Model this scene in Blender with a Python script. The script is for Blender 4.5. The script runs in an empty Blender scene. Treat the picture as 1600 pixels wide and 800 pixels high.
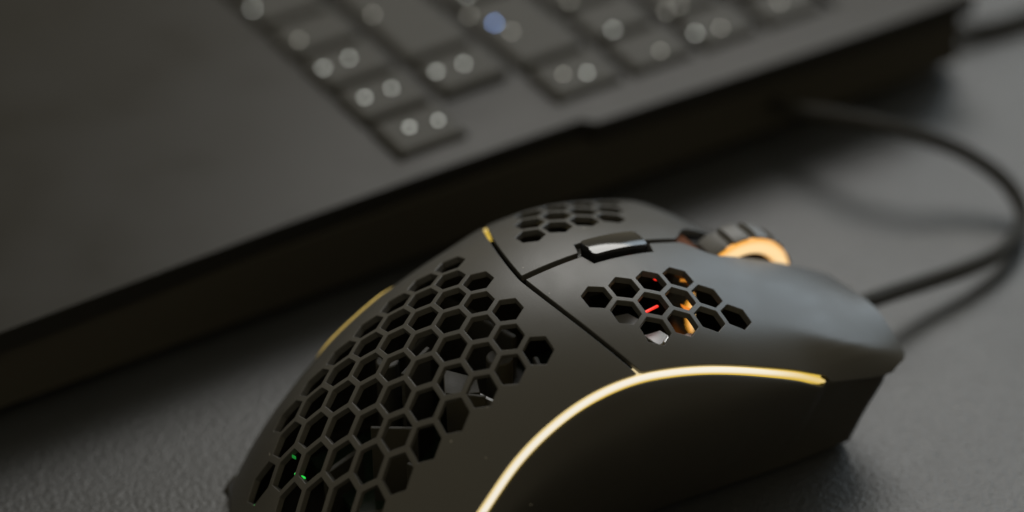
import bpy, math, random
import numpy as np
from mathutils import Matrix, Vector
from mathutils.geometry import delaunay_2d_cdt

random.seed(7)
MM = 0.001
scene = bpy.context.scene
COL = scene.collection

# ------------------------------------------------------------------ camera
R_ = Vector((0.85137, -0.524128, -0.021425)); U_ = Vector((0.323753, 0.492876, 0.807625)); W_ = Vector((0.412739, 0.694524, -0.589307))
cd = bpy.data.cameras.new("camera"); cam = bpy.data.objects.new("camera", cd); COL.objects.link(cam)
M = Matrix((R_, U_, -W_)).transposed().to_4x4()
M.translation = Vector((-196.496, -341.899, 337.108)) * MM
cam.matrix_world = M
cd.sensor_width = 36; cd.lens = 4600 / 1600 * 36
cd.clip_start = 0.01; cd.clip_end = 100
cd.dof.use_dof = True; cd.dof.focus_distance = 0.495; cd.dof.aperture_fstop = 5.0; cd.dof.aperture_blades = 0
scene.camera = cam

# ------------------------------------------------------------------ world, lamps, exposure
world = bpy.data.worlds.new("World"); scene.world = world; world.use_nodes = True
bg = world.node_tree.nodes["Background"]; bg.inputs[0].default_value = (1.0, 0.88, 0.62, 1); bg.inputs[1].default_value = 0.31
scene.view_settings.view_transform = 'Standard'; scene.view_settings.look = 'None'
scene.view_settings.exposure = 0; scene.view_settings.gamma = 1

def area_lamp(name, loc, target, sx, sy, power, color):
    l = bpy.data.lights.new(name, 'AREA'); l.shape = 'RECTANGLE'; l.size = sx; l.size_y = sy; l.energy = power; l.color = color
    o = bpy.data.objects.new(name, l); COL.objects.link(o); o.location = loc
    o.rotation_euler = (Vector(target) - Vector(loc)).to_track_quat('-Z', 'Y').to_euler()
    return o
area_lamp("window_lamp", (0.95, 0.30, 0.34), (0.20, 0.0, 0.03), 0.66, 0.50, 3.3, (0.70, 0.86, 1.0))
area_lamp("ceiling_lamp", (0.38, 0.41, 0.53), (0.08, 0.0, 0.02), 0.38, 0.28, 2.5, (1.0, 0.985, 0.95))

# ------------------------------------------------------------------ materials
def mat(name, color, rough=0.5, spec=0.5, metal=0.0, emit=None, estr=0.0, bump=None, dust=False, coat=0.0, var=0.0):
    m = bpy.data.materials.new(name); m.use_nodes = True; nt = m.node_tree; b = nt.nodes["Principled BSDF"]
    b.inputs["Base Color"].default_value = (*color, 1); b.inputs["Roughness"].default_value = rough
    b.inputs["Specular IOR Level"].default_value = spec; b.inputs["Metallic"].default_value = metal
    if coat: b.inputs["Coat Weight"].default_value = coat; b.inputs["Coat Roughness"].default_value = 0.08
    tc = nt.nodes.new("ShaderNodeTexCoord")
    if emit: b.inputs["Emission Color"].default_value = (*emit, 1); b.inputs["Emission Strength"].default_value = estr
    if bump:
        sc, dist, st, det = bump
        n = nt.nodes.new("ShaderNodeTexNoise"); n.inputs["Scale"].default_value = sc; n.inputs["Detail"].default_value = det
        nt.links.new(tc.outputs["Object"], n.inputs["Vector"])
        bp = nt.nodes.new("ShaderNodeBump"); bp.inputs["Distance"].default_value = dist; bp.inputs["Strength"].default_value = st
        nt.links.new(n.outputs["Fac"], bp.inputs["Height"]); nt.links.new(bp.outputs["Normal"], b.inputs["Normal"])
    if var:
        n2 = nt.nodes.new("ShaderNodeTexNoise"); n2.inputs["Scale"].default_value = 60; n2.inputs["Detail"].default_value = 6
        nt.links.new(tc.outputs["Object"], n2.inputs["Vector"])
        mr = nt.nodes.new("ShaderNodeMapRange"); mr.inputs[1].default_value = .3; mr.inputs[2].default_value = .7
        mr.inputs[3].default_value = rough - var; mr.inputs[4].default_value = rough + var
        nt.links.new(n2.outputs["Fac"], mr.inputs[0]); nt.links.new(mr.outputs[0], b.inputs["Roughness"])
    if dust:
        n3 = nt.nodes.new("ShaderNodeTexNoise"); n3.inputs["Scale"].default_value = 95; n3.inputs["Detail"].default_value = 3; n3.inputs["Distortion"].default_value = 1.2
        nt.links.new(tc.outputs["Object"], n3.inputs["Vector"])
        m3 = nt.nodes.new("ShaderNodeMapRange"); m3.inputs[1].default_value = .42; m3.inputs[2].default_value = .62
        m3.inputs[3].default_value = rough + .015; m3.inputs[4].default_value = rough - .03
        nt.links.new(n3.outputs["Fac"], m3.inputs[0]); nt.links.new(m3.outputs[0], b.inputs["Roughness"])
        v = nt.nodes.new("ShaderNodeTexVoronoi"); v.inputs["Scale"].default_value = 260; v.inputs["Randomness"].default_value = 1
        nz = nt.nodes.new("ShaderNodeTexNoise"); nz.inputs["Scale"].default_value = 900
        add = nt.nodes.new("ShaderNodeVectorMath"); add.operation = 'MULTIPLY_ADD'; add.inputs[1].default_value = (.0012, .0012, .0012)
        nt.links.new(tc.outputs["Object"], nz.inputs["Vector"]); nt.links.new(nz.outputs["Color"], add.inputs[0]); nt.links.new(tc.outputs["Object"], add.inputs[2])
        nt.links.new(add.outputs[0], v.inputs["Vector"])
        lt = nt.nodes.new("ShaderNodeMath"); lt.operation = 'LESS_THAN'; lt.inputs[1].default_value = 0.045
        nt.links.new(v.outputs["Distance"], lt.inputs[0])
        sep = nt.nodes.new("ShaderNodeSeparateColor"); nt.links.new(v.outputs["Color"], sep.inputs[0])
        gt = nt.nodes.new("ShaderNodeMath"); gt.operation = 'GREATER_THAN'; gt.inputs[1].default_value = 0.80
        nt.links.new(sep.outputs[0], gt.inputs[0])
        mul = nt.nodes.new("ShaderNodeMath"); mul.operation = 'MULTIPLY'; nt.links.new(lt.outputs[0], mul.inputs[0]); nt.links.new(gt.outputs[0], mul.inputs[1])
        mx = nt.nodes.new("ShaderNodeMix"); mx.data_type = 'RGBA'; mx.inputs[6].default_value = (*color, 1); mx.inputs[7].default_value = (.32, .31, .28, 1)
        nt.links.new(mul.outputs[0], mx.inputs[0]); nt.links.new(mx.outputs[2], b.inputs["Base Color"])
    return m

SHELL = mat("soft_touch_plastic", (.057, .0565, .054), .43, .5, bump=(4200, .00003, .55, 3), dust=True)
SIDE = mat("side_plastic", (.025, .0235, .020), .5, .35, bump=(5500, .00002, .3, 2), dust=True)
DARK = mat("inner_black_plastic", (.009, .0085, .0075), .7, .3)
INNER = mat("inner_grey_plastic", (.040, .039, .034), .5, .4, bump=(1500, .0001, .3, 2))
METAL = mat("switch_metal", (.55, .56, .57), .25, .5, metal=.8)
METAL_DULL = mat("spring_steel", (.30, .31, .32), .38, .5, metal=.6)
GREENGLINT_DIM = mat("green_glint_dim", (.03, .3, .06), .3, .5, emit=(.02, .6, .08), estr=.25)  # fainter green light on hole walls, put into colour and emission
RINGGLINT_DIM = mat("ring_glint_dim", (.4, .2, .05), .3, .5, emit=(1.0, .36, .04), estr=.5)  # fainter glimpse of the wheel ring's light, put into emission
PCB = mat("board_lacquer", (.01, .022, .014), .4, .5)
GLOSS = mat("glossy_black_plastic", (.012, .012, .012), .09, .6)
RUBBER = mat("wheel_rubber", (.12, .12, .118), .5, .5, bump=(3000, .00004, .4, 2))
CORD = mat("braided_sleeve", (.018, .017, .014), .75, .3, bump=(1300, .0006, .9, 2))
RINGLIT_WALL = mat("ring_lit_translucent_plastic", (.05, .015, .004), .7, .15, emit=(1, .30, .05), estr=.05)  # the ring's orange light on this wall, put into its colour and emission
LAPTOP = mat("laptop_shell", (.0135, .013, .0115), .36, .24, bump=(4000, .00002, .3, 2), var=.05)
LSIDE = mat("laptop_side_black", (.034, .031, .024), .55, .3)
KEY = mat("key_plastic", (.040, .039, .034), .6, .3)
LEGEND = mat("key_legend_white", (.8, .8, .78), .4, .4, emit=(.95, 1.0, .93), estr=2.0)
LEGEND_DIM = mat("key_legend_dim", (.6, .6, .56), .4, .4, emit=(1.0, .98, .86), estr=.9)
BLUE = mat("key_indicator_blue", (.2, .35, .8), .4, .4, emit=(.28, .48, 1.0), estr=6.5)
GREENGLINT = mat("green_glint", (.05, .5, .1), .3, .5, emit=(.02, 1.0, .10), estr=.6)  # green light caught on hole walls, put into colour and emission
RINGGLINT = mat("ring_glint", (.6, .25, .05), .3, .5, emit=(1.0, .26, .02), estr=.75)  # glimpse of the wheel ring's light, put into colour and emission
REDLED = mat("red_led", (.6, .05, .03), .3, .5, emit=(1.0, .03, .015), estr=1.0)

def glow_mat(name, core, rim, s_core, s_rim, attr):
    """diffuser lit from inside: bright along its middle, deeper amber where it meets the shell"""
    m = bpy.data.materials.new(name); m.use_nodes = True; nt = m.node_tree; b = nt.nodes["Principled BSDF"]
    b.inputs["Base Color"].default_value = (.22, .19, .14, 1); b.inputs["Roughness"].default_value = .4
    a = nt.nodes.new("ShaderNodeAttribute"); a.attribute_name = attr
    cr = nt.nodes.new("ShaderNodeValToRGB"); e = cr.color_ramp.elements
    e[0].position = 0.0; e[0].color = (0, 0, 0, 1); rm = cr.color_ramp.elements.new(.06); rm.color = (*[c * s_rim for c in rim], 1); el = cr.color_ramp.elements[-1]; el.position = 1.0; el.color = (*[c * s_core for c in core], 1)
    mid = cr.color_ramp.elements.new(.55); mid.color = (*[(c * s_core * .85 + r * s_rim * .15) for c, r in zip(core, rim)], 1)
    nt.links.new(a.outputs["Fac"], cr.inputs[0]); nt.links.new(cr.outputs[0], b.inputs["Emission Color"]); b.inputs["Emission Strength"].default_value = 1
    return m
STRIP = glow_mat("strip_diffuser", (1.0, .95, .84), (.84, .56, .07), .84, .82, "glow")
RING = glow_mat("wheel_ring_diffuser", (1.0, .72, .38), (1.0, .40, .02), 1.0, .95, "glow")

# ------------------------------------------------------------------ helpers
def tag(o, label=None, cat=None, group=None, kind=None):
    if label: o["label"] = label
    if cat: o["category"] = cat
    if group: o["group"] = group
    if kind: o["kind"] = kind
    return o

def empty(name, loc=(0, 0, 0), rz=0):
    o = bpy.data.objects.new(name, None); COL.objects.link(o); o.location = Vector(loc) * MM; o.rotation_euler = (0, 0, rz)
    o.empty_display_size = .01
    return o

def mesh_obj(name, verts, faces, m, parent=None, smooth=True, normals=None, mats=None):
    """verts in millimetres; ONE mesh object"""
    me = bpy.data.meshes.new(name); me.from_pydata([tuple(c * MM for c in v) for v in verts], [], faces); me.update()
    me.materials.append(m)
    if smooth: me.polygons.foreach_set("use_smooth", [True] * len(me.polygons))
    if normals is not None: me.normals_split_custom_set([tuple(n) for n in normals])
    o = bpy.data.objects.new(name, me); COL.objects.link(o)
    if parent: o.parent = parent
    return o

def autosmooth(o, deg=35):
    me = o.data
    bm_edges = {}
    for p in me.polygons:
        for k in p.edge_keys: bm_edges.setdefault(k, []).append(p.normal.copy())
    c = math.cos(math.radians(deg))
    for e in me.edges:
        ns = bm_edges.get(e.key, [])
        if len(ns) == 2 and ns[0].dot(ns[1]) < c: e.use_edge_sharp = True
    return o

def bevel(o, w, seg=2, deg=30):
    b = o.modifiers.new("bevel", 'BEVEL'); b.width = w * MM; b.segments = seg; b.limit_method = 'ANGLE'; b.angle_limit = math.radians(deg)
    b.harden_normals = False
    return o

class MB:
    def __init__(s): s.v = []; s.f = []
    def add(s, v, f):
        k = len(s.v); s.v += [tuple(a) for a in v]; s.f += [tuple(i + k for i in q) for q in f]
    def box(s, x0, x1, y0, y1, z0, z1, rot=0, c=None):
        v = [(x, y, z) for z in (z0, z1) for x, y in ((x0, y0), (x1, y0), (x1, y1), (x0, y1))]
        if rot:
            cx, cy = c or ((x0 + x1) / 2, (y0 + y1) / 2); ca, sa = math.cos(rot), math.sin(rot)
            v = [(cx + (x - cx) * ca - (y - cy) * sa, cy + (x - cx) * sa + (y - cy) * ca, z) for x, y, z in v]
        s.add(v, [(3, 2, 1, 0), (4, 5, 6, 7), (0, 1, 5, 4), (1, 2, 6, 5), (2, 3, 7, 6), (3, 0, 4, 7)])
    def prism(s, pts, z0, z1):
        n = len(pts); a = sum(pts[i][0] * pts[(i + 1) % n][1] - pts[(i + 1) % n][0] * pts[i][1] for i in range(n))
        if a < 0: pts = pts[::-1]
        zz0 = z0 if callable(z0) else (lambda x, y: z0); zz1 = z1 if callable(z1) else (lambda x, y: z1)
        v = [(x, y, zz0(x, y)) for x, y in pts] + [(x, y, zz1(x, y)) for x, y in pts]
        s.add(v, [tuple(range(n - 1, -1, -1)), tuple(range(n, 2 * n))] + [(i, (i + 1) % n, n + (i + 1) % n, n + i) for i in range(n)])
    def cyl(s, cx, cy, z0, z1, r, n=20):
        s.prism([(cx + r * math.cos(2 * math.pi * i / n), cy + r * math.sin(2 * math.pi * i / n)) for i in range(n)], z0, z1)
    def build(s, name, m, parent=None, smooth=False): return mesh_obj(name, s.v, s.f, m, parent, smooth)

def catmull(pts, n=12):
    P = [Vector(p) for p in pts]; P = [2 * P[0] - P[1]] + P + [2 * P[-1] - P[-2]]; out = []
    for i in range(1, len(P) - 2):
        for k in range(n):
            t = k / n; a, b, c, d = P[i - 1:i + 3]
            out.append(.5 * ((2 * b) + (c - a) * t + (2 * a - 5 * b + 4 * c - d) * t * t + (3 * b - a - 3 * c + d) * t ** 3))
    out.append(P[-2]); return out

def tube(name, path, r, m, parent=None, n=16):
    v = []; f = []; up = Vector((0, 0, 1))
    for i, p in enumerate(path):
        t = (path[min(i + 1, len(path) - 1)] - path[max(i - 1, 0)]).normalized()
        a = t.cross(up).normalized(); b = a.cross(t)
        for k in range(n): an = 2 * math.pi * k / n; v.append(p + (a * math.cos(an) + b * math.sin(an)) * r)
    for i in range(len(path) - 1):
        for k in range(n): f.append((i * n + k, i * n + (k + 1) % n, (i + 1) * n + (k + 1) % n, (i + 1) * n + k))
    f.append(tuple(range(n - 1, -1, -1))); f.append(tuple((len(path) - 1) * n + k for k in range(n)))
    return mesh_obj(name, v, f, m, parent)

# ------------------------------------------------------------------ setting: desk
g = MB(); g.box(-1600, 2200, -900, 2600, -6, 0)
desk = g.build("desk_surface", None, None)
def desk_mat():
    m = bpy.data.materials.new("desk_leatherette"); m.use_nodes = True; nt = m.node_tree; b = nt.nodes["Principled BSDF"]
    b.inputs["Base Color"].default_value = (.024, .026, .028, 1); b.inputs["Specular IOR Level"].default_value = .6
    tc = nt.nodes.new("ShaderNodeTexCoord")
    def noise(scale, det, dist=0):
        n = nt.nodes.new("ShaderNodeTexNoise"); n.inputs["Scale"].default_value = scale; n.inputs["Detail"].default_value = det; n.inputs["Distortion"].default_value = dist
        nt.links.new(tc.outputs["Object"], n.inputs["Vector"]); return n
    a = noise(800, 6, .4); v = nt.nodes.new("ShaderNodeTexVoronoi"); v.inputs["Scale"].default_value = 1400; nt.links.new(tc.outputs["Object"], v.inputs["Vector"])
    ad = nt.nodes.new("ShaderNodeMath"); ad.operation = 'MULTIPLY_ADD'; ad.inputs[1].default_value = .45
    nt.links.new(v.outputs["Distance"], ad.inputs[0]); nt.links.new(a.outputs["Fac"], ad.inputs[2])
    bp = nt.nodes.new("ShaderNodeBump"); bp.inputs["Distance"].default_value = .00035; bp.inputs["Strength"].default_value = .5
    nt.links.new(ad.outputs[0], bp.inputs["Height"]); nt.links.new(bp.outputs[0], b.inputs["Normal"])
    ds = nt.nodes.new("ShaderNodeTexVoronoi"); ds.inputs["Scale"].default_value = 110; nt.links.new(tc.outputs["Object"], ds.inputs["Vector"])
    lt = nt.nodes.new("ShaderNodeMath"); lt.operation = 'LESS_THAN'; lt.inputs[1].default_value = .028; nt.links.new(ds.outputs["Distance"], lt.inputs[0])
    tn = noise(18, 5); tr = nt.nodes.new("ShaderNodeValToRGB"); tr.color_ramp.elements[0].position = .3; tr.color_ramp.elements[1].position = .7
    tr.color_ramp.elements[0].color = (.020, .0215, .023, 1); tr.color_ramp.elements[1].color = (.027, .029, .031, 1); nt.links.new(tn.outputs["Fac"], tr.inputs[0])
    mx = nt.nodes.new("ShaderNodeMix"); mx.data_type = 'RGBA'; mx.inputs[7].default_value = (.16, .155, .14, 1)
    nt.links.new(lt.outputs[0], mx.inputs[0]); nt.links.new(tr.outputs[0], mx.inputs[6]); nt.links.new(mx.outputs[2], b.inputs["Base Color"])
    c = noise(25, 4); mr = nt.nodes.new("ShaderNodeMapRange"); mr.inputs[3].default_value = .40; mr.inputs[4].default_value = .50
    nt.links.new(c.outputs["Fac"], mr.inputs[0]); nt.links.new(mr.outputs[0], b.inputs["Roughness"])
    return m
desk.data.materials[0] = desk_mat()
tag(desk, "dark grey fine grained desk top under mouse and laptop", kind="structure")

# ------------------------------------------------------------------ the mouse's top surface (mm): x forward, y to its left
K = np.arange(-60, 73, 12.0); NK = len(K)
A0 = np.array([-32.448, -3.429, 16.773, 28.617, 35.844, 40.155, 41.868, 41.486, 38.499, 33.585, 27.0, 18.9])
A1 = np.array([-14.538, -12.719, -11.426, -10.82, -9.656, -7.713, -5.991, -5.542, -6.403, -5.6, -1.9, 9.6])
A2 = np.array([-11.05, -6.762, -3.858, -2.291, -1.633, -2.423, -2.413, -0.753, 0.653, 0.3, -1.3, -9.6])
AY = np.array([8.575, 16.993, 23.732, 27.256, 25.713, 24.364, 24.786, 27.647, 31.014, 34.082, 37.938, 42.115])
SEAM = [8.404, 1.994, 8.589]
BX, BY = 16.709, 10.488
def _nat():
    h = np.diff(K); A = np.zeros((NK, NK)); B = np.zeros((NK, NK)); A[0, 0] = A[-1, -1] = 1
    for i in range(1, NK - 1):
        A[i, i - 1] = h[i - 1]; A[i, i] = 2 * (h[i - 1] + h[i]); A[i, i + 1] = h[i]
        B[i, i - 1] = 6 / h[i - 1]; B[i, i] = -6 / h[i - 1] - 6 / h[i]; B[i, i + 1] = 6 / h[i]
    return np.linalg.solve(A, B)
M2 = _nat()
def spl(c, x):
    x = np.asarray(x, float); i = np.clip(np.searchsorted(K, x) - 1, 0, NK - 2); h = K[i + 1] - K[i]; a = (K[i + 1] - x) / h; b = (x - K[i]) / h; m = M2 @ c
    return a * c[i] + b * c[i + 1] + ((a ** 3 - a) * m[i] + (b ** 3 - b) * m[i + 1]) * h * h / 6
def sm(t): t = np.clip(t, 0, 1); return t * t * (3 - 2 * t)
def Zraw(x, y):
    x = np.asarray(x, float); y = np.asarray(y, float); Y = (y / 25) ** 2
    z = spl(A0, x) + spl(A1, x) * Y + spl(A2, x) * Y * Y
    left = sm((x - 44) / 24) * sm((y + 1) / 10)                                          # the left button falls away more
    return z - left * (7.0 + 3.0 * Y)
# the edge line where the top shell meets the strip and, past its tip, the side panel
EX = [-60, -48, -42, -36, -30, -24, -16, -8, 0, 8, 15.6, 21, 27, 33.2, 39.5, 45.9, 51.5, 58, 66, 70, 74]
EY = [float(spl(AY, x)) if x < 15 else None for x in EX]
EY[10:] = [25.4, 26.3, 27.2, 28.0, 28.5, 28.9, 29.0, 29.2, 29.3, 29.0, 28.0]
EZ = [float(Zraw(x, y)) for x, y in zip(EX, EY)]
EZ[11:] = [33.4, 32.0, 29.8, 26.9, 23.6, 20.0, 17.6, 15.8, 16.2, 16.5]
def cubic(xs, ys, x):
    xs = np.array(xs, float); ys = np.array(ys, float); x = np.asarray(x, float); s = np.gradient(ys, xs)
    i = np.clip(np.searchsorted(xs, x) - 1, 0, len(xs) - 2); h = xs[i + 1] - xs[i]; t = (x - xs[i]) / h
    return (2 * t**3 - 3 * t**2 + 1) * ys[i] + (t**3 - 2 * t**2 + t) * h * s[i] + (-2 * t**3 + 3 * t**2) * ys[i + 1] + (t**3 - t**2) * h * s[i + 1]
def ey(x): return cubic(EX, EY, x)
def ez(x, y=-1): return cubic(EX, EZ, x) - np.where(np.asarray(y) > 0, 6.5, 0) * sm((np.asarray(x, float) - 44) / 24)
def ZT(x, y):
    x = np.asarray(x, float); y = np.asarray(y, float); u = np.abs(y); e = ey(x); z = Zraw(x, y)
    D = Zraw(x, e * np.sign(y)) - ez(x, y); w = 8.5 - 5.7 * sm((x - 42) / 22); t = np.clip((u - (e - w)) / w, 0, 1.3)
    return z - D * t ** (2.6 + .8 * sm((x - 45) / 15))
def NT(x, y, h=.05):
    dx = (ZT(np.asarray(x) + h, y) - ZT(np.asarray(x) - h, y)) / (2 * h); dy = (ZT(x, np.asarray(y) + h) - ZT(x, np.asarray(y) - h)) / (2 * h)
    n = np.stack([-dx, -dy, np.ones_like(dx)], -1); return n / np.linalg.norm(n, axis=-1, keepdims=True)

def area2(p): return sum(p[i][0] * p[(i + 1) % len(p)][1] - p[(i + 1) % len(p)][0] * p[i][1] for i in range(len(p)))
def resample(p, d, closed=True):
    out = []; n = len(p)
    for i in range(n if closed else n - 1):
        a = np.array(p[i], float); b = np.array(p[(i + 1) % n], float); L = np.linalg.norm(b - a); k = max(1, int(round(L / d)))
        for j in range(k): out.append(tuple(a + (b - a) * j / k))
    if not closed: out.append(tuple(p[-1]))
    return out
def inside(pts, poly):
    pts = np.asarray(pts, float); P = np.asarray(poly, float); c = np.zeros(len(pts), bool); j = len(P) - 1
    for i in range(len(P)):
        xi, yi = P[i]; xj, yj = P[j]
        if yi != yj:
            m = ((yi > pts[:, 1]) != (yj > pts[:, 1])) & (pts[:, 0] < (xj - xi) * (pts[:, 1] - yi) / (yj - yi) + xi); c ^= m
        j = i
    return c
def hexagon(cx, cy, r=2.76, rc=.18):
    """hole outline, flats facing its neighbours, corners a touch rounded"""
    V = [np.array((cx + r * math.cos(math.radians(30 + 60 * k)), cy + r * math.sin(math.radians(30 + 60 * k)))) for k in range(6)]; out = []
    for k in range(6):
        a, v, b = V[k - 1], V[k], V[(k + 1) % 6]; p = v + (a - v) / np.linalg.norm(a - v) * rc; q = v + (b - v) / np.linalg.norm(b - v) * rc
        for t in (0, .5, 1): out.append(tuple((1 - t) ** 2 * p + 2 * t * (1 - t) * v + t * t * q))
        nx = V[(k + 1) % 6]; e = nx + (v - nx) / np.linalg.norm(v - nx) * rc
        out.append(tuple(q + (e - q) * .33)); out.append(tuple(q + (e - q) * .67))
    return out

def shell(name, outline, holes, m, parent, T=1.15, bev=.14, step=1.25):
    """curved sheet with thickness: outline and holes are plan curves lifted onto the surface, with bevelled rims"""
    if area2(outline) < 0: outline = outline[::-1]
    conts = [resample(outline, 1.0)] + [h if area2(h) < 0 else h[::-1] for h in holes]   # material always on the left
    pts = []; edges = []; cid = []
    for c in conts:
        k = len(pts); pts += list(c); edges += [(k + i, k + (i + 1) % len(c)) for i in range(len(c))]; cid.append((k, len(c)))
    xs = np.array(conts[0]); gx = np.arange(xs[:, 0].min(), xs[:, 0].max(), step); gy = np.arange(xs[:, 1].min(), xs[:, 1].max(), step * .866)
    G = np.array([(x + (step / 2 if j % 2 else 0), y) for j, y in enumerate(gy) for x in gx]); ok = inside(G, conts[0])
    for h in conts[1:]: ok &= ~inside(G, h)
    B = np.array(pts); G = G[ok]; d = np.array([np.hypot(B[:, 0] - a, B[:, 1] - b).min() for a, b in G]); G = G[d > .55]
    allp = [Vector(p) for p in pts] + [Vector(p) for p in G]
    r = delaunay_2d_cdt(allp, edges, [], 0, 1e-5)
    V2 = np.array([tuple(v) for v in r[0]]); F = r[2]; orig = r[3]
    cen = np.array([V2[list(f)].mean(0) for f in F]); keep = inside(cen, conts[0])
    for h in conts[1:]: keep &= ~inside(cen, h)
    back = {}
    for i, o in enumerate(orig):
        for k in o: back[k] = i
    N = len(V2); Zv = ZT(V2[:, 0], V2[:, 1]); Nv = NT(V2[:, 0], V2[:, 1])
    top = np.c_[V2, Zv]; verts = [tuple(v) for v in top]; low = top - Nv * T
    rim1 = {}; rim2 = {}; rdir = {}
    for k0, n in cid:
        for i in range(n):
            a = back[k0 + (i - 1) % n]; b = back[k0 + i]; c = back[k0 + (i + 1) % n]
            t = V2[c] - V2[a]; t = np.array((t[0], t[1], 0)); t /= np.linalg.norm(t) + 1e-12
            out = np.array((t[1], -t[0], 0)); nn = Nv[b]; out = out - nn * out.dot(nn); out /= np.linalg.norm(out)
            rdir[b] = out
            rim1[b] = len(verts); verts.append(tuple(top[b] + out * bev - nn * bev))
            rim2[b] = len(verts); verts.append(tuple(top[b] + out * bev - nn * T))
    lowi = {}
    for i in range(N):
        if i in rim2: lowi[i] = rim2[i]
        else: lowi[i] = len(verts); verts.append(tuple(low[i]))
    faces = []; norms = []
    for f, kp in zip(F, keep):
        if not kp: continue
        f = list(f)
        a, b, c = V2[f[0]], V2[f[1]], V2[f[2]]
        if (b[0] - a[0]) * (c[1] - a[1]) - (c[0] - a[0]) * (b[1] - a[1]) < 0: f = f[::-1]
        faces.append(tuple(f)); norms += [Nv[i] for i in f]
        g = f[::-1]; faces.append(tuple(lowi[i] for i in g)); norms += [-Nv[i] for i in g]
    for k0, n in cid:
        for i in range(n):
            a = back[k0 + i]; b = back[k0 + (i + 1) % n]
            ea, eb = rdir[a], rdir[b]
            ha = (Nv[a] + ea) / np.linalg.norm(Nv[a] + ea); hb = (Nv[b] + eb) / np.linalg.norm(Nv[b] + eb)
            faces.append((b, a, rim1[a], rim1[b])); norms += [Nv[b] * .5 + hb * .5, Nv[a] * .5 + ha * .5, ea, eb]
            faces.append((rim1[b], rim1[a], rim2[a], rim2[b])); norms += [eb, ea, ea, eb]
    return mesh_obj(name, verts, faces, m, parent, True, norms)

# ------------------------------------------------------------------ the mouse
mouse = empty("gaming_mouse", (0, 0, 0))
tag(mouse, "black honeycomb shelled gaming mouse with glowing amber edge strips and lit scroll wheel", "computer mouse")
PITCH = 5.5; ROW = PITCH * .8660254
SW = .66                                              # half width of the light strip
def edge_frame(x, side):
    """point on the edge line, tangent, surface normal and the across direction pointing out and down"""
    def pt(x): return Vector((float(x), side * float(ey(x)), float(ez(x, side))))
    P0 = pt(x); t = (pt(x + .3) - pt(x - .3)).normalized(); n = Vector(NT(x, side * (float(ey(x)) - .6)).tolist()).normalized()
    b = t.cross(n); b = b if b.y * side > 0 or b.z < 0 else -b
    if b.dot(Vector((0, side, -.3))) < 0: b = -b
    n = (n - t * n.dot(t)).normalized(); b.normalize()
    if side > 0:                                      # the far strip faces further down away from its waist
        win = float(sm((x + 21) / 6) * (1 - sm((x + 6) / 6))); k = .12 + .8 * (1 - win); P0 = P0 - n * (.55 * (1 - win)) + n * (.35 * win); n, b = (n + b * k).normalized(), (b - n * k).normalized()
    return P0, t, n, b
def seam_x(y, off=0): u = abs(y) / 30; return SEAM[0] + SEAM[1] * u + SEAM[2] * u * u + off
def edge_xy(x, side, back=SW + .32):
    P0, t, n, b = edge_frame(x, side); q = P0 - b * back; return (q.x, q.y)

# palm shell outline: seam, down both edges, round the tail
XT = -37.6
yy = np.linspace(-24.6, 24.6, 60)
front_edge = [(seam_x(y, -.55), y) for y in yy]
def trim(side):
    out = [edge_xy(x, side) for x in np.linspace(15.2, XT, 60)]
    return [q for q in out if q[0] < seam_x(q[1], -.55) and abs(q[1]) > 3]
L = trim(1); Rr = trim(-1)
fe = [q for q in front_edge if abs(q[1]) < abs(edge_xy(14.9, 1)[1]) - .1]
tail = []
for y in np.linspace(L[-1][1] - .8, -(L[-1][1] - .8), 40):
    a, b = -52.0, -30.0
    for _ in range(40):
        c = (a + b) / 2
        if float(ZT(c, y)) < 2.6: a = c
        else: b = c
    tail.append((c, y))
outline = fe + L + tail + Rr[::-1]
holes = []
ROWS = {0: (0, 8), 1: (.5, 8), 2: (0, 8), 3: (.5, 7)}
for j in range(-3, 4):
    i0, n = ROWS[abs(j)]
    for k in range(n):
        holes.append(hexagon((i0 - k) * PITCH, j * ROW))
shell("palm_shell", outline, holes, SHELL, mouse)

# the two main buttons
def front_x(y): return 70.0 - 1.0 * (abs(y) / 27.0) ** 4 - (7.0 * (max(0, y - 6) / 20) ** 1.3)
def slot(x):                                           # half width of the opening round the wheel
    if x < 20.1: return .72
    if x < 20.9: return .72 + (x - 20.1) / .8 * 2.6
    if x < 33.1: return 3.3
    if x < 33.9: return 3.3 - (x - 33.1) / .8 * 2.6
    if x < 40.0: return .72
    if x < 45.5: t = (x - 40.0) / 5.5; return .72 + 4.2 * (t * t * (3 - 2 * t)) ** .8
    return 4.92
for side in (-1, 1):
    inner = [(x, side * slot(x)) for x in [9.3, 12, 15, 18, 20.1, 20.9, 24, 27, 30, 33.1, 33.9, 36, 38, 40, 41, 42, 43, 44, 45, 46, 50, 55, 60, 65, 69]]
    inner[0] = (seam_x(.7, .5), side * .72)
    fr = [(front_x(side * y), side * y) for y in np.linspace(5.6, 24.2, 14)]
    inner.append((69.7, side * 5.0))
    cor = []
    cx, cy = front_x(side * 24.4) - 1.2, 27.2
    for a in np.linspace(10, 80, 7): cor.append((cx + 1.7 * math.cos(math.radians(a)), side * (cy + 1.5 * math.sin(math.radians(a)))))
    outer = []
    for x in np.linspace(66.2, 15.9, 60):
        w = .32 + SW if x < 51.6 else .32 + SW - min(1, (x - 51.6) / .6) * (SW + .2)
        outer.append(edge_xy(x, side, w))
    outer = [q for q in outer if q[0] > seam_x(q[1], .5) + .05 and q[0] < cx]
    sy = np.linspace(abs(outer[-1][1]) - .25, 1.2, 26)
    seam = [(seam_x(y, .5), side * y) for y in sy]
    o = inner + fr + cor + outer + seam
    hs = []
    for r in range(3):
        for k in range(4): hs.append(hexagon(BX + (r * .5 + k) * PITCH, side * (BY + r * ROW)))
    b = shell("mouse_button", o, hs, SHELL, mouse)

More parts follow.
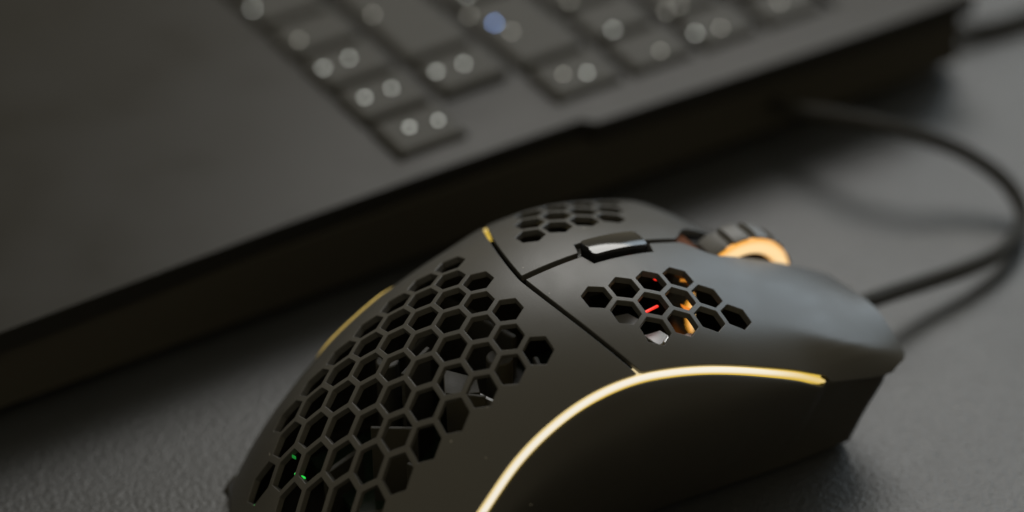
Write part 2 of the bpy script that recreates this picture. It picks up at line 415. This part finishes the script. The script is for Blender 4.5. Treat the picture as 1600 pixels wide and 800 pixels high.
# glowing strips between top shell and side panels
def add_attr(o, name, vals):
    a = o.data.attributes.new(name, 'FLOAT', 'POINT'); a.data.foreach_set("value", vals)
def light_strip(side):
    prof = [(-2.2, -1.9, .3), (-2.2, -1.5, .3), (-SW - .2, -1.2, .3), (-SW, -.35, .15), (-SW + .12, -.16, .25), (-SW + .4, -.04, .85), (0, 0, 1), (SW - .4, -.04, .85), (SW - .12, -.16, .25), (SW, -.4, 0), (SW, -2.2, 0)]
    v = []; f = []; g = []; xs = np.concatenate([np.linspace(-37.4, 50.3, 130), [50.6, 50.9, 51.2, 51.5]]); n = len(prof)
    for i, x in enumerate(xs):
        P0, t, nn, b = edge_frame(x, side); sc = 1 if x <= 50.3 else 1 - (x - 50.3) / 1.2 * .55
        ed = 1 - .78 * float(sm((x - 28) / 23))
        for bb, hh, gl in prof:
            v.append(P0 + b * (bb * sc) + nn * hh); g.append((.16 * gl if bb > -SW - .1 and gl > .2 else (.07 if 13.5 < x < 18.5 else 0)) if side > 0 else max(gl * ed, .07))
    for i in range(len(xs) - 1):
        for k in range(n):
            q = (i * n + k, (i + 1) * n + k, (i + 1) * n + (k + 1) % n, i * n + (k + 1) % n); f.append(q if side < 0 else q[::-1])
    f.append(tuple(range(n))); f.append(tuple((len(xs) - 1) * n + k for k in range(n - 1, -1, -1)))
    o = mesh_obj("light_strip", v, f, STRIP, mouse); autosmooth(o, 60); add_attr(o, "glow", g)
    return o
for side in (-1, 1): light_strip(side)

# side panels, from the strip down to the base, carried on round the front
BXs = [-46, -38, -20, 0, 15, 30, 45, 60, 70]; BYs = [18, 23.6, 25.6, 23.2, 22.8, 24.0, 25.6, 26.4, 26.4]
def yb(x): return float(cubic(BXs, BYs, x))
def side_panel(side):
    v = []; f = []; xs = np.concatenate([np.linspace(-38.2, 51.3, 90), np.linspace(51.9, 67.0, 16)]); rows = 18
    for x in xs:
        P0, t, nn, b = edge_frame(x, side); g = SW + .12 if x < 51.6 else -.25
        A = P0 + b * g - nn * .30; fxx = (x + 38.2) / 105.2; xb = -39 + fxx * 98.6
        ins = .9 * float(sm((x - 51.6) / 12)); A = A - Vector((ins * .9, side * ins, 0))
        zb = 1.3 if x > -37 else min(1.3, P0.z - 1.5); C = Vector((xb, side * yb(xb), zb)); Ctl = A + b * ((A - C).length * (.42 - .34 * float(sm((x - 25) / 35)))) ; Ctl.x = A.x * .7 + C.x * .3
        v.append(A - b * .0 - nn * 1.6); v.append(A - nn * .1); v.append(A + b * .2 + nn * .18)
        A2 = A + b * .35 + nn * .22
        for k in range(rows + 1):
            s = k / rows; v.append(A2 * (1 - s) ** 2 + Ctl * 2 * s * (1 - s) + C * s * s)
        v.append(C + Vector((0, -side * 2.0, -.1)))
    n = rows + 5
    for i in range(len(xs) - 1):
        for k in range(n - 1):
            q = (i * n + k, i * n + k + 1, (i + 1) * n + k + 1, (i + 1) * n + k); f.append(q if side < 0 else q[::-1])
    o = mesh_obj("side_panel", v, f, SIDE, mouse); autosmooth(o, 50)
    s = o.modifiers.new("thickness", 'SOLIDIFY'); s.thickness = .9 * MM; s.offset = -1 
    return o
for side in (-1, 1): side_panel(side)

# nose panel and base plate
v = []; f = []; ny = 24; nz = 8
for i in range(ny + 1):
    y = -26.9 + 53.8 * i / ny
    for k in range(nz + 1):
        s = k / nz; zt = 12.5; v.append((67.4 - 7.4 * s - 1.2 * (abs(y) / 27) ** 4, y * (1 - .02 * s), zt * (1 - s) + 1.3 * s))
for i in range(ny):
    for k in range(nz): a = i * (nz + 1) + k; f.append((a, a + 1, a + nz + 2, a + nz + 1))
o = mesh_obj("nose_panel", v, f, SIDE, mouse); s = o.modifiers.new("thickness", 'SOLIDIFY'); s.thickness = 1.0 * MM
bp_ = [(x, yb(x) - .6) for x in np.linspace(-39, 59.6, 40)]; pts = bp_ + [(x, -y) for x, y in bp_[::-1]]
pts = [(-43.5, -9), (-44.3, 0), (-43.5, 9), (-41.8, 16)] + bp_ + [(x, -y) for x, y in bp_[::-1]] + [(-41.8, -16)]
m_ = MB(); m_.prism(pts, .7, 2.0); m_.build("base_plate", DARK, mouse)
for x, y in ((-34, 0), (52, 0)):
    m_ = MB(); m_.prism([(x + 4 * math.cos(a), y + 14 * math.sin(a)) for a in np.linspace(0, 2 * math.pi, 24, endpoint=False)], 0.02, .7); m_.build("glide_pad", DARK, mouse)

# scroll wheel
WX, WZ = 51.7, 22.3
def lathe_y(name, prof, m, parent, n=72, wob=None):
    v = []; f = []; k = len(prof)
    for i in range(n):
        a = 2 * math.pi * i / n
        for r, y in prof:
            rr = r * (wob(a, y) if wob else 1); v.append((WX + rr * math.cos(a), y, WZ + rr * math.sin(a)))
    for i in range(n):
        for j in range(k): f.append((i * k + j, i * k + (j + 1) % k, ((i + 1) % n) * k + (j + 1) % k, ((i + 1) % n) * k + j))
    return mesh_obj(name, v, f, m, parent)
wheel = empty("scroll_wheel", (0, 0, 0)); wheel.parent = mouse
def tread(a, y): return 1 - .085 * (1 if math.sin(a * 15 + .6) > .35 else 0) * (1 if abs(y) < 2.3 else .5)
o = lathe_y("tyre", [(8.5, -2.5), (11.5, -2.6), (11.7, -2.1), (11.85, -1), (11.9, 0), (11.85, 1), (11.7, 2.1), (11.3, 2.9), (8.5, 2.9)], RUBBER, wheel, 240, tread); autosmooth(o, 30)
o = lathe_y("light_ring", [(8.3, -2.6), (8.5, -3.1), (8.9, -3.3), (9.5, -3.4), (10.1, -3.38), (10.6, -3.25), (11.0, -3.0), (11.2, -2.6), (11.1, -2.2), (8.3, -2.2)], RING, wheel, 96); autosmooth(o, 60)
add_attr(o, "glow", [.1, .35, .75, 1, .9, .5, .15, .07, .07, .07] * 96)
lathe_y("hub", [(0.3, -2.0), (8.8, -2.4), (8.8, 2.4), (.3, 2.2)], DARK, wheel, 48)
lathe_y("axle", [(0.01, -9), (1.2, -9), (1.2, 9), (.01, 9)], DARK, wheel, 20)

# sensitivity button behind the wheel
v = []; f = []; nx, nyy = 16, 8
def rr_half(x): # rounded rectangle half width
    a, b, r = 21.4, 32.6, .9
    d = min(x - a, b - x); return 2.35 if d >= r else 2.35 - r + math.sqrt(max(0, r * r - (r - d) ** 2))
zt0 = lambda x: float(ZT(x, 0)) 
def dtop(x, y): 
    s = (x - 21.4) / 11.2; return zt0(21.4) * (1 - s) + zt0(32.6) * s + 1.25 + .35 * math.sin(math.pi * s) - .045 * y * y
ring_pts = [(x - 1.5, rr_half(x - 1.5)) for x in (22.9, 22.97, 23.2, 23.5, 23.8, 25, 26.5, 28, 29.5, 31, 32.3, 33.2, 33.5, 33.8, 34.03, 34.1)]
v = []; f = []
for x, h in ring_pts:
    for k in range(9):
        y = -h + 2 * h * k / 8; v.append((x, y, dtop(x, y)))
    for k in (8, 0): v.append((x, (-h + 2 * h * k / 8), dtop(x, 0) - 4.2))
n = 11
for i in range(len(ring_pts) - 1):
    for k in range(n): f.append((i * n + k, (i + 1) * n + k, (i + 1) * n + (k + 1) % n, i * n + (k + 1) % n))
f.append(tuple(range(n))); f.append(tuple((len(ring_pts) - 1) * n + k for k in range(n - 1, -1, -1)))
o = mesh_obj("sensitivity_button", v, f, GLOSS, mouse); autosmooth(o, 50); bevel(o, .28, 3, 50)
m_ = MB()
m_.prism([(9.5, -2.2), (38.5, -2.2), (38.5, 2.2), (9.5, 2.2)], lambda x, y: zt0(min(x, 38)) - 6, lambda x, y: zt0(min(max(x, 9.5), 38)) - 3.4 - .4)
m_.build("centre_rib", DARK, mouse)

for sd in (-1, 1):
    m_ = MB(); m_.prism([(40.5, sd * 5.1), (68, sd * 5.1), (68, sd * 5.8), (40.5, sd * 5.8)], 3, lambda x, y: float(ZT(x, y)) - 2.3); m_.build("wheel_housing", DARK, mouse)
m_ = MB(); m_.prism([(41.6, -3.0), (44.5, -4.6), (44.5, 4.8), (41.6, 3.0)], 3, lambda x, y: float(ZT(x, y)) - 1.4); m_.build("wheel_housing", RINGLIT_WALL, mouse)  # slot wall painted brown and faintly glowing as if lit by the ring

# insides seen through the honeycomb
m_ = MB(); m_.prism([(-26, -16), (58, -20), (62, -14), (62, 14), (58, 20), (-26, 16)], 5.0, 6.6); m_.build("circuit_board", PCB, mouse)
def chunk(name, pts, z0, z1, m, bev=.3):
    q = MB(); q.prism(pts, z0, z1); o = q.build(name, m, mouse); bevel(o, bev, 2); return o
def rect(cx, cy, a, b, rot=0):
    c, s = math.cos(rot), math.sin(rot); return [(cx + x * c - y * s, cy + x * s + y * c) for x, y in ((-a, -b), (a, -b), (a, b), (-a, b))]
for sd in (-1, 1):
    chunk("micro_switch", rect(41, sd * 16, 6.4, 2.9), 18, 24.5, DARK)
    chunk("switch_plunger", rect(39, sd * 16, 1.2, 1.0), 24.5, 25.6, INNER, .2)
    chunk("button_spring", rect(30.0, sd * 18.6, 3.2, 2.6, .2 * sd), 26.0, 27.0, METAL, .4)
    chunk("screw_post", [(26 + 2.6 * math.cos(a), sd * 11.5 + 2.6 * math.sin(a)) for a in np.linspace(0, 6.28, 18, endpoint=False)], 6, 26, INNER)
    chunk("support_rib", rect(6.5, sd * 12, .5, 9, .25 * sd), 6, 27, INNER)
    chunk("support_rib", rect(-3, sd * 14.5, 5.5, .5, .5 * sd), 6, 25, INNER)
chunk("support_rib", rect(-10.5, 4.0, 4.2, .4, .5), 8, 29.6, INNER, .15)
chunk("inner_frame", [(-10.5, -5.5), (-5.0, -8.2), (-3.4, -4.4), (-7.0, .8)], 27.6, 28.4, INNER, .2)
chunk("support_rib", rect(-7.4, -7.4, 3.4, .35, -.75), 12, 28.6, INNER, .15)
chunk("support_rib", rect(-4.2, -9.4, .35, 3.6, .35), 12, 27.6, METAL_DULL, .1)
chunk("inner_frame", [(-9.0, -14.0), (-3.4, -14.8), (-3.0, -10.8), (-6.2, -9.6)], 24.4, 25.2, INNER, .2)
chunk("support_rib", rect(-12.5, -12.0, 4.0, .4, .9), 8, 23.0, INNER, .15)
chunk("support_rib", rect(-17.5, -11.0, .4, 4.0, .4), 6, 19.0, INNER, .15)
chunk("support_rib", rect(-18.4, -2.0, 4.0, .4, -.6), 6, 22.6, INNER, .15)
chunk("support_rib", rect(-25, 5, 4.5, .5, .3), 4, 13.5, INNER, .2)
chunk("support_rib", rect(-27, -7, 4.5, .5, -.4), 4, 11.5, INNER, .2)
chunk("screw_post", [(1.0 + 2.3 * math.cos(a), -4.5 + 2.3 * math.sin(a)) for a in np.linspace(0, 6.28, 18, endpoint=False)], 6, 31, INNER)
chunk("screw_post", [(-13.0 + 2.0 * math.cos(a), 9.5 + 2.0 * math.sin(a)) for a in np.linspace(0, 6.28, 18, endpoint=False)], 6, 27, INNER)
chunk("sensor_housing", rect(4, 3, 7, 6, .1), 6.6, 18, DARK, .8)
# plates and a spring under the right button
chunk("button_spring", [(19.6, -8.6), (23.6, -9.6), (24.4, -12.8), (20.6, -13.0)], 33.6, 34.1, METAL_DULL, .15)
chunk("button_spring", [(23.6, -14.2), (26.8, -14.6), (27.4, -17.6), (24.2, -18.0)], 31.7, 32.3, METAL_DULL, .15)
chunk("button_spring", rect(25.7, -18.4, .9, .5, .5), 32.6, 33.2, METAL, .15)
chunk("screw_head", [(31.4 + 1.3 * math.cos(a), -16.9 + 1.3 * math.sin(a)) for a in np.linspace(0, 6.28, 16, endpoint=False)], 28, 30.4, METAL_DULL, .3)
chunk("led_glint", rect(26.2, -12.4, 1.75, .22, .12), 35.3, 35.6, REDLED, .05)
chunk("led_glint", [(33.2, -11.4), (34.3, -14.4), (32.6, -14.6)], 32.9, 33.2, RINGGLINT, .05)  # glowing triangle added in place of the lit ring seen through a hole
chunk("led_glint", rect(36.6, -7.8, .25, .9, .9), 34.4, 34.7, RINGGLINT_DIM, .05)  # second glowing piece added in place of the lit ring
chunk("led_glint", rect(31.4, -6.4, .3, .3, .5), 36.0, 36.3, REDLED, .05)
for (x, y, z, a, b, r_) in ((-34.9, 1.5, 16.9, .22, 1.1, .35), (-33.6, 6.0, 17.4, .10, .4, .35), (-31.9, -2.6, 19.2, .10, .6, .35), (-40.6, 8.2, 7.9, .22, .4, .2)):
    chunk("led_glint", rect(x, y, a, b, r_), z - .25, z + .35, GREENGLINT if a > .2 else GREENGLINT_DIM, .05)  # glowing slivers stand in for green LED light on the hole walls

# the cable, lifting off the nose, looping over the desk and back towards the laptop
path = catmull([(60, -3, 9), (70, -4.2, 9.5), (79.8, -3.4, 9), (88.6, -1.8, 7), (96.9, -1, 5.5), (106.3, -.7, 4.5), (115.3, .7, 3.5), (122.3, 3.7, 3), (127, 7.5, 3), (129, 10.9, 4), (129.3, 15.2, 6), (127.9, 19.6, 8), (125, 25.2, 10), (120.5, 29.7, 12), (116.3, 34.7, 13), (112.6, 40.2, 13), (109.5, 46.6, 12), (107, 53.8, 10), (106, 62, 8)], 10)
tube("cable", path, 1.6, CORD, mouse)
tube("strain_relief", path[2:14], 2.2, DARK, mouse)

# ------------------------------------------------------------------ the laptop
lap = empty("laptop", (-70, 65, 0))
tag(lap, "open dark grey laptop with backlit keyboard beside the mouse", "laptop")
def lm(pts): return pts
DZ = 20.0
out = [(-95, 61.6), (-62, 62.1), (-5, 63.4), (23, 63.4), (45, 63.2), (60.5, 62.9), (62.5, 60.4), (85, 59.4), (110, 58.5), (130, 58.0), (154, 57.6)]
deck_poly = out + [(154, 420), (-95, 420)]
q = MB(); q.prism([(x, y) for x, y in deck_poly], 4.0, DZ)
# sink the keyboard well by building the deck as a frame instead of a slab
def off(o): o.location = Vector((0, 0, 0)); return o
def lap_child(o): o.parent = lap; o.matrix_parent_inverse = Matrix.Translation(-lap.location); return o
# lower shell
lo = MB(); lo.prism([(-94, 64.0), (153, 60.4), (153, 419), (-94, 419)], 2.5, DZ - 4.6); lap_child(lo.build("lower_shell", LSIDE)); 
kx0, kx1, ky0, ky1 = 23.2, 128.0, 69.4, 362.0
fr = MB()
# deck made of four plates round the keyboard well
a_ = [p for p in out if p[0] < kx0] + [(kx0, 63.4)]
fr.prism(a_ + [(kx0, 420), (-95, 420)], DZ - 4.6, DZ)
b_ = [(kx0, 63.4)] + [p for p in out if kx0 < p[0] < kx1] + [(kx1, 58.0)]
fr.prism(b_ + [(kx1, ky0), (kx0, ky0)], DZ - 4.6, DZ)
fr.prism([(kx1, 58.0), (154, 57.6), (154, 420), (kx1, 420)], DZ - 4.6, DZ)
fr.prism([(kx0, ky1), (kx1, ky1), (kx1, 420), (kx0, 420)], DZ - 4.6, DZ)
dk = lap_child(fr.build("deck", LAPTOP))
w_ = MB(); w_.box(kx0 + .01, kx1 - .01, ky0 + .01, ky1 - .01, DZ - 2.8, DZ - 1.5); lap_child(w_.build("keyboard_well", LAPTOP))
h_ = MB(); h_.box(154, 161, 90, 400, 6, 17); lap_child(h_.build("hinge", LSIDE))

def key(x0, x1, y0, y1, legends=(), mats=None):
    k = MB(); g = .55; t = .8
    X0, X1, Y0, Y1 = x0 + g, x1 - g, y0 + g, y1 - g; z0 = DZ - 1.5; z1 = DZ + .5
    vv = [(X0, Y0, z0), (X1, Y0, z0), (X1, Y1, z0), (X0, Y1, z0), (X0 + t, Y0 + t, z1), (X1 - t, Y0 + t, z1), (X1 - t, Y1 - t, z1), (X0 + t, Y1 - t, z1)]
    k.add(vv, [(3, 2, 1, 0), (4, 5, 6, 7), (0, 1, 5, 4), (1, 2, 6, 5), (2, 3, 7, 6), (3, 0, 4, 7)])
    o = lap_child(k.build("key", KEY)); bevel(o, .7, 3)
    for lx, ly, kind, mm_ in legends:
        l = MB(); zz = z1 + .02
        if kind == 'tri': ps = [(lx - .55, ly - .6), (lx + .65, ly), (lx - .55, ly + .6)]
        elif kind == 'bar': ps = [(lx - .3, ly - 1.2), (lx + .3, ly - 1.2), (lx + .3, ly + 1.2), (lx - .3, ly + 1.2)]
        else: ps = [(lx - .4, ly - .4), (lx - .1, ly - .55), (lx + .4, ly - .4), (lx + .4, ly + .45), (lx - .2, ly + .4)]
        l.prism(ps, zz, zz + .05); c = l.build("legend", mm_); c.parent = o
    return o
PK = 14.3
# (row start x, row end x) from the front row backwards
R1, R2, R3, R4, R5, R6 = (24, 41), (42, 59), (60, 77), (78, 94), (95, 110), (111, 126)
spec = {}
E_ = LEGEND; D_ = LEGEND_DIM
rows_ = [
 (R1, 70.4, [(PK, [(31, 78.3, 'tri', E_), (36.7, 77.4, 'sq', E_)]), (PK, [(28.9, 92.4, 'tri', E_), (34.8, 92.4, 'sq', E_)]), (PK, [(27.3, 106.4, 'tri', E_), (33.2, 106.9, 'sq', E_)]), (PK, [(28, 118.5, 'sq', D_)]), (PK, [(25.8, 134.7, 'sq', E_)]), (PK, []), (90, [])]),
 (R2, 84.7, [(PK, [(45.5, 92.8, 'tri', E_), (51.4, 92.3, 'sq', E_)]), (34, [(45.4, 118.8, 'sq', D_)])] + [(PK, [(49, 0, 'sq', D_)])] * 8),
 (R3, 70.4, [(PK, [(70.2, 75.8, 'sq', E_), (66, 78, 'sq', D_)]), (28, [(65.8, 97.4, 'sq', D_), (64.6, 102.1, 'blue', BLUE), (61.8, 107.5, 'sq', D_)]), (PK, [(66, 115.0, 'tri', E_), (67, 119, 'sq', D_)])] + [(PK, [(67, 0, 'sq', D_)])] * 9),
 (R4, 70.4, [(PK, [(86.9, 74.5, 'sq', D_)]), (PK, [(83.4, 86.5, 'sq', E_)]), (PK, [(82, 101, 'sq', D_)])] + [(PK, [(84, 0, 'sq', D_), (88, 1, 'sq', D_)])] * 11),
 (R5, 70.4, [(PK, [(96.6, 76.2, 'sq', E_), (102, 75, 'sq', D_)]), (PK, [(96.4, 86.5, 'sq', D_), (100, 87.0, 'sq', D_)])] + [(PK, [(98, 0, 'sq', D_)])] * 13),
 (R6, 70.4, [(12.5, [(118, 0, 'sq', D_)])] * 17)]
for (x0, x1), y, keys in rows_:
    for w, leg in keys:
        L2 = [(a, b if b > 20 else y + w / 2 + b * 2, kd, mm_) for a, b, kd, mm_ in leg]
        key(x0, x1, y, y + w, L2); y += w

# a second cable lying behind the laptop
pc = tube("power_cable", catmull([(150, 72, 5), (160, 69, 3), (169.7, 67.1, 2), (176.2, 66.6, 2), (187.1, 66.7, 2), (230, 70, 1.8), (300, 60, 1.8)], 10), 1.8, CORD)
tag(pc, "thin black cable leaving the far corner of the laptop", "cable")
